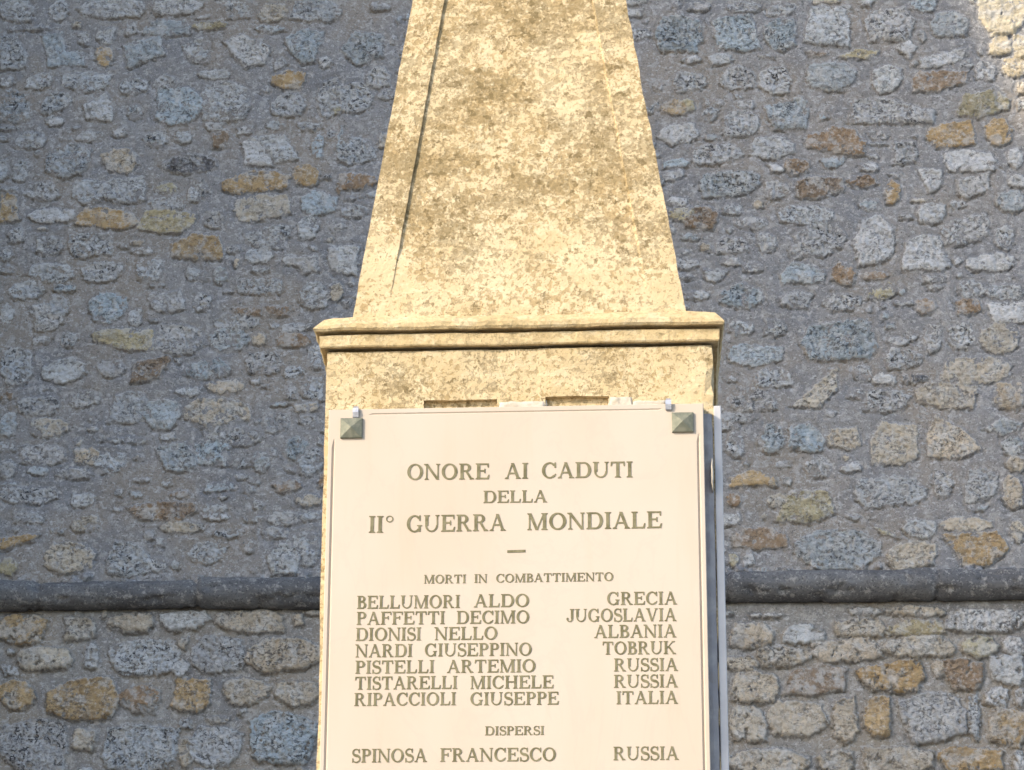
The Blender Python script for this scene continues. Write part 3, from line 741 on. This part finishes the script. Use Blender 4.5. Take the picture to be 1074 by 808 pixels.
# white mortar smeared between the sockets
def patch(x0, y0, x1, y1, seed):
    bm = bmesh.new(); a, b2 = at(x0, y0, 0), at(x1, y1, 0); n, m_ = 14, 5; g = []
    for k in range(m_ + 1):
        g.append([])
        for i in range(n + 1):
            u, v = i / n, k / m_
            e = 1 if (0 < i < n and k < m_) else 0
            q = mnoise.noise(Vector((u * 5, seed * 3.1, v * 3)))
            x = a[0] + (b2[0] - a[0]) * u + (mnoise.noise(Vector((seed, v * 4, u * 3))) * 0.003)
            z_ = b2[2] + (a[2] - b2[2]) * v * (1 + 0.2 * q)
            g[-1].append(bm.verts.new((x, (-0.003 + 0.003 * q) if e else 0.005, z_)))
    for r0, r1 in zip(g[:-1], g[1:]):
        for i in range(n): bm.faces.new((r0[i], r0[i + 1], r1[i + 1], r1[i]))
    return from_bm('mortar_patch', bm, M_PLASTER, mon, True)
patch(521.5, 420.5, 573.5, 431, 1); patch(638, 415, 664, 429, 2); patch(662, 419.5, 700, 428, 3)

PI = math.pi
def sun_lump(px, y0, y1):
    bm = bmesh.new(); c0, c1 = at(px, y0, -0.03), at(px, y1, -0.03); rr_ = []
    for k in range(9):
        u = k / 8; r_ = 0.0030 * math.sin(PI * (0.08 + 0.84 * u)) ** 0.6; z_ = c0[2] + (c1[2] - c0[2]) * u
        q = mnoise.noise(Vector((3, 3, u * 6))) * 0.0015
        rr_.append([bm.verts.new((c0[0] + q + r_ * math.cos(2 * PI * j / 8), -0.019 - 0.0165 * math.sin(PI * (0.1 + 0.8 * u)) * max(0.0, -math.sin(2 * PI * j / 8)) + (0.012 if math.sin(2 * PI * j / 8) > 0 else 0), z_)) for j in range(8)])
    for A_, B_ in zip(rr_[:-1], rr_[1:]):
        for j in range(8): bm.faces.new((A_[j], A_[(j + 1) % 8], B_[(j + 1) % 8], B_[j]))
    bm.faces.new(rr_[0][::-1]); bm.faces.new(rr_[-1])
    from_bm('mortar_patch', bm, M_PLASTER, mon, True)
sun_lump(746.8, 480, 514)  # bit of mortar added to catch a bright sliver of sun
# bronze pyramid studs and clips
def stud(px0, py0, px1, py1):
    a, b2 = at(px0, py0, PL_Y), at(px1, py1, PL_Y); x0, x1, zz0, zz1 = a[0], b2[0], b2[2], a[2]
    bm = bmesh.new(); y0, y1, y2 = PL_Y + 0.001, PL_Y - 0.005, PL_Y - 0.0145
    q = [[bm.verts.new((x, y, z_)) for x, z_ in ((x0, zz0), (x1, zz0), (x1, zz1), (x0, zz1))] for y in (y0, y1)]
    i_ = 0.0015
    q.append([bm.verts.new((x, y1 - .001, z_)) for x, z_ in ((x0 + i_, zz0 + i_), (x1 - i_, zz0 + i_), (x1 - i_, zz1 - i_), (x0 + i_, zz1 - i_))])
    t = bm.verts.new(((x0 + x1) / 2, y2, (zz0 + zz1) / 2))
    for A_, B_ in zip(q[:-1], q[1:]):
        for i in range(4): bm.faces.new((A_[i], A_[(i + 1) % 4], B_[(i + 1) % 4], B_[i]))
    for i in range(4): bm.faces.new((q[-1][i], q[-1][(i + 1) % 4], t))
    bm.faces.new(q[0][::-1])
    from_bm('stud', bm, M_BRONZE, plaque)
stud(357.5, 439.5, 380, 459.8); stud(704.5, 433.5, 727.5, 453.6)
def clip(px, py):
    c = at(px, py, PL_Y - .002); bm = bmesh.new(); n = 10
    for k in range(2): pass
    prof = [(0.0, -0.013, 0.0055), (-0.002, -0.011, 0.0065), (-0.0045, 0.0, 0.0065), (-0.003, 0.010, 0.006), (0.004, 0.015, 0.005), (0.025, 0.016, 0.0045)]
    rings = []
    for (dy, dz, w) in prof:
        rings.append([bm.verts.new((c[0] + sx * w, c[1] + dy + sy * 0.0018, c[2] + dz + (0.0018 * sy if dy > 0 else 0))) for sx, sy in ((-1, -1), (1, -1), (1, 1), (-1, 1))])
    for A_, B_ in zip(rings[:-1], rings[1:]):
        for i in range(4): bm.faces.new((A_[i], A_[(i + 1) % 4], B_[(i + 1) % 4], B_[i]))
    bm.faces.new(rings[0][::-1]); bm.faces.new(rings[-1])
    from_bm('clip', bm, M_CLIP, plaque)
clip(373.2, 433.0); clip(701.0, 424.8)

# ------------------------------------------------------------------ serif lettering
T, t_, SF, SH = 0.195, 0.098, 0.085, 0.070
def bar(x0, y0, x1, y1): return [(x0, y0), (x1, y0), (x1, y1), (x0, y1)]
def serif(xc, w, y, up=True, l=SF):
    y0, y1 = (y, y + SH) if up else (y - SH, y)
    b = y1 if up else y0; o = y0 if up else y1
    return [(xc - w / 2 - l, o), (xc + w / 2 + l, o), (xc + w / 2 + l, o + (0.6 * SH if up else -0.6 * SH)), (xc + w / 2, b + (0.03 if up else -0.03)),
            (xc - w / 2, b + (0.03 if up else -0.03)), (xc - w / 2 - l, o + (0.6 * SH if up else -0.6 * SH))]
def stem(xc, w=T, y0=0.0, y1=1.0, s0=True, s1=True):
    r_ = [bar(xc - w / 2, y0, xc + w / 2, y1)]
    if s0: r_.append(serif(xc, w, y0, True))
    if s1: r_.append(serif(xc, w, y1, False))
    return r_
def diag(x0, y0, x1, y1, w): return [[(x0 - w / 2, y0), (x0 + w / 2, y0), (x1 + w / 2, y1), (x1 - w / 2, y1)]]
def arc(cx, cy, rx, ry, a0, a1, th=T, tv=t_, n=20):
    out = []
    P = [(cx + rx * math.cos(a0 + (a1 - a0) * i / n), cy + ry * math.sin(a0 + (a1 - a0) * i / n)) for i in range(n + 1)]
    Q = [(cx + (rx - th) * math.cos(a0 + (a1 - a0) * i / n), cy + (ry - tv) * math.sin(a0 + (a1 - a0) * i / n)) for i in range(n + 1)]
    for i in range(n): out.append([P[i], P[i + 1], Q[i + 1], Q[i]])
    return out
PI = math.pi
def bowl(x, yc, w, h):           # right-hand bowl of B P R D between yc-h and yc+h
    k = w * 0.45
    return [bar(x, yc + h - t_, x + k, yc + h), bar(x, yc - h, x + k, yc - h + t_)] + arc(x + k, yc, w - k, h, -PI / 2, PI / 2)
def tick(x, y0, y1, w=0.07): return [bar(x - w / 2, y0, x + w / 2, y1)]
def glyph(ch):
    s = SF + T / 2
    if ch == 'I': return stem(s), 2 * s
    if ch == 'O': return arc(0.5, 0.5, 0.5, 0.515, 0, 2 * PI, T, t_, 40), 1.0
    if ch == 'o': return arc(0.2, 0.82, 0.2, 0.2, 0, 2 * PI, .06, .06, 24), 0.4
    if ch == 'C' or ch == 'G':
        a = arc(0.48, 0.5, 0.48, 0.515, PI * 0.24, PI * 1.76, T, t_, 34)
        a += [[(0.78, 0.66), (0.86, 0.66), (0.86, 1.0), (0.79, 1.0), (0.73, 0.86)]]
        if ch == 'C': a += [[(0.80, 0.15), (0.88, 0.24), (0.84, 0.30), (0.74, 0.20)]]; return a, 0.88
        a += stem(0.80, 0.145, 0.02, 0.42, False, True); return a, 0.97
    if ch == 'D': return stem(s, s0=True) + bowl(s, 0.5, 0.78, 0.5), s + 0.78
    if ch == 'P': return stem(s) + bowl(s, 0.73, 0.56, 0.27), s + 0.56
    if ch == 'R': return stem(s) + bowl(s, 0.74, 0.56, 0.26) + diag(s + 0.28, 0.50, s + 0.60, 0.0, 0.17) + [serif(s + 0.62, 0.16, 0, True, 0.06)], s + 0.76
    if ch == 'B': return stem(s) + bowl(s, 0.76, 0.50, 0.24) + bowl(s, 0.28, 0.57, 0.28), s + 0.57
    if ch in 'EF':
        r_ = stem(s, s0=True); w = 0.60
        r_ += [bar(s, 1 - t_, s + w, 1), bar(s, 0.48, s + w * 0.66, 0.48 + t_)] + [[(s + w - .02, 1), (s + w - .06, 1 - t_), (s + w - .03, .74), (s + w + .04, .74), (s + w + .04, 1)]] + tick(s + w * .66, .38, .66)
        if ch == 'E': r_ += [bar(s, 0, s + w + .04, t_), [(s + w, 0), (s + w + .04, 0), (s + w + .09, .28), (s + w + .02, .28), (s + w - .06, t_)]]; return r_, s + w + .07
        return r_, s + w + .02
    if ch == 'L':
        w = 0.58; return stem(s) + [bar(s, 0, s + w, t_), [(s + w - .02, 0), (s + w, 0), (s + w + .05, .30), (s + w - .02, .30), (s + w - .09, t_)]], s + w + .04
    if ch == 'T':
        w = 0.88; return stem(w / 2, s1=False) + [bar(0.02, 1 - t_, w - .02, 1), [(0.02, 1), (0, .72), (.07, .72), (.12, 1 - t_), (.12, 1)], [(w - .02, 1), (w, .72), (w - .07, .72), (w - .12, 1 - t_), (w - .12, 1)]], w
    if ch == 'N':
        return stem(0.13, .085, s0=True, s1=False) + diag(0.10, 1, 0.83, 0, 0.19) + [serif(0.08, .12, 1, False, .07)] + stem(0.84, .085, s0=False, s1=True), 0.97
    if ch == 'M':
        return stem(0.13, .085, s1=False) + diag(0.15, 1, 0.56, 0.0, .17) + diag(0.56, 0.0, 0.97, 1, .085) + stem(1.0, T) + [serif(0.12, .12, 1, False, .06)], 1.17
    if ch == 'A':
        return diag(0.13, 0, 0.47, 1, .085) + diag(0.83, 0, 0.47, 1, .18) + [bar(0.24, .30, 0.74, .30 + t_)] + [serif(.12, .09, 0, True, .08), serif(.84, .16, 0, True, .08)], 0.98
    if ch == 'V':
        return diag(0.13, 1, 0.48, 0, .18) + diag(0.82, 1, 0.48, 0, .085) + [serif(.12, .16, 1, False, .08), serif(.83, .09, 1, False, .08)], 0.96
    if ch == 'U':
        return [bar(s - T / 2, .38, s + T / 2, 1), serif(s, T, 1, False)] + [bar(.80, .38, .885, 1), serif(.8425, .085, 1, False)] + arc((s - T / 2 + .885) / 2, .40, (.885 - s + T / 2) / 2, .41, PI, 2 * PI, .12, .09), 0.99
    if ch == 'J': return stem(0.48, T, .25, 1, False, True) + arc(0.28, .27, .2825, .28, PI * 1.02, 2 * PI, .14, .08) + arc(.10, .24, .09, .09, 0, 2 * PI, .085, .085, 14), 0.65
    if ch == 'K': return stem(s) + diag(s + .05, .42, .80, 1, .09) + diag(s + .22, .60, .86, 0, .18) + [serif(.80, .09, 1, False, .08), serif(.87, .16, 0, True, .07)], 1.02
    if ch == 'H': return stem(s) + stem(.83) + [bar(s, .47, .83, .47 + t_)], .83 + s
    if ch == 'S':
        # spine as a thick swept curve
        pts = []
        for i in range(41):
            u = i / 40
            if u < .5:
                a = PI * 0.16 + (PI * 1.34) * (u / .5); pts.append((0.335 + 0.255 * math.cos(a), 0.745 + 0.225 * math.sin(a)))
            else:
                a = PI * 0.5 - (PI * 1.34) * ((u - .5) / .5); pts.append((0.335 + 0.295 * math.cos(a), 0.26 + 0.245 * math.sin(a)))
        out = []
        for i in range(40):
            w0, w1 = [0.048 + 0.055 * math.exp(-((k / 40 - .5) / .17) ** 2) for k in (i, i + 1)]
            def nrm(k):
                a, b_ = pts[max(0, k - 1)], pts[min(40, k + 1)]; dx, dy = b_[0] - a[0], b_[1] - a[1]; l = math.hypot(dx, dy) or 1
                return -dy / l, dx / l
            n0, n1 = nrm(i), nrm(i + 1); p, q = pts[i], pts[i + 1]
            out.append([(p[0] + n0[0] * w0, p[1] + n0[1] * w0), (q[0] + n1[0] * w1, q[1] + n1[1] * w1), (q[0] - n1[0] * w1, q[1] - n1[1] * w1), (p[0] - n0[0] * w0, p[1] - n0[1] * w0)])
        out += [[(.53, .70), (.60, .70), (.61, 1.0), (.55, 1.0), (.50, .86)], [(.02, 0.0), (.08, 0.0), (.13, .14), (.10, .31), (.03, .31)]]
        return out, 0.66
    if ch == '-': return [bar(0, 0, 1, 1)], 1.0
    raise KeyError(ch)
_G = {}
def glyph_mesh(ch):
    if ch not in _G:
        polys, w = glyph(ch); vs, fs = [], []
        for p in polys:
            ar = sum(p[i][0] * p[(i + 1) % len(p)][1] - p[(i + 1) % len(p)][0] * p[i][1] for i in range(len(p)))
            if ar < 0: p = p[::-1]
            fs.append(list(range(len(vs), len(vs) + len(p)))); vs += [Vector(q) for q in p]
        r_ = delaunay_2d_cdt(vs, [], fs, 1, 1e-4)
        _G[ch] = ([tuple(v) for v in r_[0]], [tuple(f) for f, o_ in zip(r_[2], r_[5]) if o_], w)
    return _G[ch]
LY = PL_Y - 0.0011
def word(bm, text, x0, x1, yb0, cap, yb1=None):
    """letters between photo columns x0, x1 on the baseline yb0 -> yb1, standing proud of the marble"""
    yb1 = yb0 if yb1 is None else yb1
    A_, B_ = at(x0, yb0, PL_Y), at(x1, yb1, PL_Y); W = B_[0] - A_[0]
    caph = at(x0, yb0 - cap, PL_Y)[2] - A_[2]
    sp = 0.10
    tot = sum(glyph_mesh(c)[2] for c in text) + sp * (len(text) - 1)
    sx = W / tot; cur = 0.0
    for c in text:
        vs, fs, w = glyph_mesh(c)
        top = []; bot = []
        for (x, y) in vs:
            X_ = A_[0] + (cur + x) * sx; Z_ = A_[2] + (B_[2] - A_[2]) * ((cur + x) / tot) + y * caph
            top.append(bm.verts.new((X_, LY, Z_))); bot.append(bm.verts.new((X_, PL_Y + 0.0008, Z_)))
        cnt = {}
        for f in fs:
            bm.faces.new([top[i] for i in f])
            for a, b2 in zip(f, f[1:] + f[:1]): cnt[(a, b2)] = 1
        for (a, b2) in cnt:
            if (b2, a) not in cnt: bm.faces.new((top[b2], top[a], bot[a], bot[b2]))
        cur += w + sp
def line(*words):
    for w in words:
        bm = bmesh.new(); word(bm, *w)
        me = bpy.data.meshes.new('inscription'); bm.to_mesh(me); bm.free()
        link('inscription', me, M_INK, plaque)
line(('ONORE', 427, 513, 503.6, 16.6, 502.8), ('AI', 529.5, 553.8, 502.6, 16.6, 502.2), ('CADUTI', 568.3, 663.5, 502, 16.6, 500.8))
line(('DELLA', 507, 573.5, 527.8, 12.8, 527))
line(('II', 386.8, 401.8, 559, 17.6), ('o', 404.5, 412.3, 559, 17.6), ('GUERRA', 426.5, 530, 558.5, 17.6, 556.8), ('MONDIALE', 553, 694, 556.3, 17.6, 554))
line(('-', 532, 551, 580, 2.6, 579.4))
line(('MORTI', 444.7, 488.6, 612.2, 9, 611.8), ('IN', 497.5, 510.8, 611.5, 9), ('COMBATTIMENTO', 520.4, 643.2, 611.3, 9, 609.4))
for l in ((('BELLUMORI', 374.4, 482.3, 638.8), ('ALDO', 497, 554.9, 637.2), ('GRECIA', 636.8, 709.9, 634.8)),
          (('PAFFETTI', 374, 466.4, 655.6), ('DECIMO', 478.9, 555, 654.6), ('JUGOSLAVIA', 594, 709.2, 652.6)),
          (('DIONISI', 373.2, 441.4, 672.4), ('NELLO', 456, 521.5, 671.6), ('ALBANIA', 623.3, 709.2, 669.4)),
          (('NARDI', 373, 432.3, 689.7), ('GIUSEPPINO', 445.5, 557.6, 688.8), ('TOBRUK', 632, 709, 686.8)),
          (('PISTELLI', 372.7, 455.3, 706.8), ('ARTEMIO', 468.8, 561.6, 706), ('RUSSIA', 644, 710.8, 704.4)),
          (('TISTARELLI', 372.2, 479.4, 723.6), ('MICHELE', 493.3, 580.4, 722.8), ('RUSSIA', 644, 710.8, 721.6)),
          (('RIPACCIOLI', 371.5, 478, 740.7), ('GIUSEPPE', 493.3, 585.8, 740), ('ITALIA', 646.6, 710.8, 738.8))):
    line(*[(w, a, b2, y, 13.6, y - 0.009 * (b2 - a)) for w, a, b2, y in l])
line(('DISPERSI', 508.8, 570.6, 771.4, 9.3, 770.9))
line(('SPINOSA', 369, 447.5, 800, 14.2, 799.4), ('FRANCESCO', 461.7, 583, 799.2, 14.2, 798.4), ('RUSSIA', 643.4, 711.6, 797.6, 14.2, 797.1))

# ------------------------------------------------------------------ the neighbouring house that shades the wall (left of the frame)
M_HW = mat_simple('ochre_house_plaster', (0.42, 0.34, 0.22), (0.36, 0.28, 0.18), 1.5, 0.9, bump=0.3, bd=0.01)
M_HR = mat_simple('terracotta_roof_tile', (0.32, 0.13, 0.07), (0.24, 0.11, 0.07), 6, 0.9, bump=0.6, bd=0.03)
M_HS = mat_simple('dark_green_shutter_paint', (0.05, 0.09, 0.06), (0.07, 0.11, 0.08), 9, 0.6)
M_HF = mat_simple('grey_window_stone', (0.36, 0.34, 0.30), (0.30, 0.28, 0.25), 9, 0.9)
vd = np.array([-0.5, -0.866]); ld = np.array([-0.866, 0.5])        # verge direction (towards the eave), length direction
TB = 0.5                                                            # set below from the shadow edge
Yb = 0.3
pe = [at(1009, 0, WALL_Y), at(1037, 60, WALL_Y)]
tt = (WALL_Y - Yb) / -SY
P0 = np.array([pe[0][0] + SX * tt, Yb, pe[0][2] + SZ * tt])         # a point of the verge
dx, dz = pe[1][0] - pe[0][0], pe[1][2] - pe[0][2]
kx = vd[0] - vd[1] * SX / SY
kz = vd[1] * SZ / -SY
TB = max(0.12, -(dz / dx * kx - kz))                                # fall of the roof along the verge
ov = 0.35; half = 3.6
ridge = P0[:2] - vd * 1.6; zr = P0[2] + TB * 1.6
house = empty('town_house', (ridge[0], ridge[1], 0), 0)
tag(house, 'tall ochre plastered house with a low tiled gable roof, to the left of the square', 'house')
def hp(a, l, z_): q = vd * a + ld * l; return (q[0], q[1], z_)      # local point: across the gable, along the house
HL = 6.5; th = 0.16
bm = bmesh.new()
pr = [(-half, 0), (half, 0), (half, zr - th - TB * half), (0, zr - th), (-half, zr - th - TB * half)]
A_ = [bm.verts.new(hp(a, ov, z_)) for a, z_ in pr]; B_ = [bm.verts.new(hp(a, HL - ov, z_)) for a, z_ in pr]
bm.faces.new(A_); bm.faces.new(B_[::-1])
for i in range(5): bm.faces.new((A_[i], A_[(i + 1) % 5], B_[(i + 1) % 5], B_[i]))
from_bm('wall', bm, M_HW, house)
bm = bmesh.new()
pr = [(half + .45, -TB * (half + .45)), (0, 0), (-half - .45, -TB * (half + .45))]
pr2 = [(a, z_ - th + .002) for a, z_ in pr[::-1]]
poly = [(a, zr + z_) for a, z_ in pr + pr2]
n = 40
ringsr = [[bm.verts.new(hp(a, HL * k / n, z_ + (0.02 if k % 2 else 0))) for a, z_ in poly] for k in range(n + 1)]
for A2, B2 in zip(ringsr[:-1], ringsr[1:]):
    for i in range(6): bm.faces.new((A2[i], A2[(i + 1) % 6], B2[(i + 1) % 6], B2[i]))
bm.faces.new(ringsr[0]); bm.faces.new(ringsr[-1][::-1])
from_bm('roof', bm, M_HR, house)
for fl in range(4):
    for a in (-1.8, 1.8):
        zc = 2.6 + fl * 3.0
        bm = bmesh.new()
        def hbox(bm, a0, a1, l0, l1, zz0, zz1):
            v = add_box(bm, 0, 1, 0, 1, 0, 1)
            for q, (aa, ll, z_) in zip(v, ((a0, l0, zz0), (a1, l0, zz0), (a1, l1, zz0), (a0, l1, zz0), (a0, l0, zz1), (a1, l0, zz1), (a1, l1, zz1), (a0, l1, zz1))): q.co = hp(aa, ll, z_)
        hbox(bm, a - .62, a + .62, ov - .03, ov + .05, zc - .85, zc + .92)
        w_ = from_bm('window', bm, M_HF, house)
        for s_ in (-1, 1):
            bm = bmesh.new(); hbox(bm, a + s_ * .26 - .25, a + s_ * .26 + .25, ov - .07, ov - .033, zc - .745, zc + .795)
            from_bm('shutter', bm, M_HS, w_)

# ------------------------------------------------------------------ ground
g = NT('stone_paving')
bk = g.n.new('ShaderNodeTexBrick'); g.L(g.coord(), bk.inputs['Vector']); bk.inputs['Scale'].default_value = 1.6
bk.inputs['Color1'].default_value = (0.21, 0.20, 0.19, 1); bk.inputs['Color2'].default_value = (0.18, 0.17, 0.16, 1); bk.inputs['Mortar'].default_value = (0.16, 0.15, 0.13, 1)
bk.inputs['Mortar Size'].default_value = 0.012
gc = g.mix(g.step(g.noise(3, 5), 0.35, 0.7, 0, 0.5), bk.outputs['Color'], (0.15, 0.145, 0.14)); g.bump(g.noise(25, 5), 0.4, 0.01)
M_PAVE = g.fin(gc, 0.9)
bm = bmesh.new(); vs = [bm.verts.new(p) for p in ((-150, -150, 0), (150, -150, 0), (150, 150, 0), (-150, 150, 0))]; bm.faces.new(vs)
tag(from_bm('ground', bm, M_PAVE), 'pale stone paving of the square in front of the wall', 'paving', kind='structure')

# ------------------------------------------------------------------ light, sky, camera
w = bpy.data.worlds.new('World'); scene.world = w; w.use_nodes = True
nt = w.node_tree; bgd = nt.nodes['Background']
sky = nt.nodes.new('ShaderNodeTexSky'); sky.sky_type = 'NISHITA'; sky.sun_disc = False
sky.sun_elevation = rad(SUN_EL); sky.sun_rotation = rad(180 + SUN_AZ); sky.air_density = 1.0; sky.dust_density = 1.5
nt.links.new(sky.outputs[0], bgd.inputs[0]); bgd.inputs[1].default_value = 0.15
sl = bpy.data.lights.new('sun', 'SUN'); sl.energy = 2.0; sl.angle = rad(0.53); sl.color = (1.0, 0.865, 0.68)
so = bpy.data.objects.new('sun', sl); COL.objects.link(so)
so.rotation_euler = Vector((-SX, -SY, -SZ)).to_track_quat('-Z', 'Y').to_euler(); so.location = (-20, -20, 25)

cd = bpy.data.cameras.new('camera'); co = bpy.data.objects.new('camera', cd); COL.objects.link(co)
cd.sensor_fit = 'HORIZONTAL'; cd.sensor_width = 36; cd.lens = F / 1074 * 36; cd.clip_end = 1000; cd.clip_start = 0.05
from mathutils import Matrix
mw = Matrix.Identity(4)
for i in range(3): mw[i][0] = R[i, 0]; mw[i][1] = R[i, 2]; mw[i][2] = -R[i, 1]; mw[i][3] = CAM[i]
co.matrix_world = mw
scene.camera = co
vs_ = scene.view_settings; vs_.view_transform = 'Standard'; vs_.look = 'None'; vs_.gamma = 1.0; vs_.use_curve_mapping = False
vs_.exposure = 1.08
print('stones', len(STONES), 'traced', N_TRACED, 'TB', TB, 'ridge', ridge, zr)
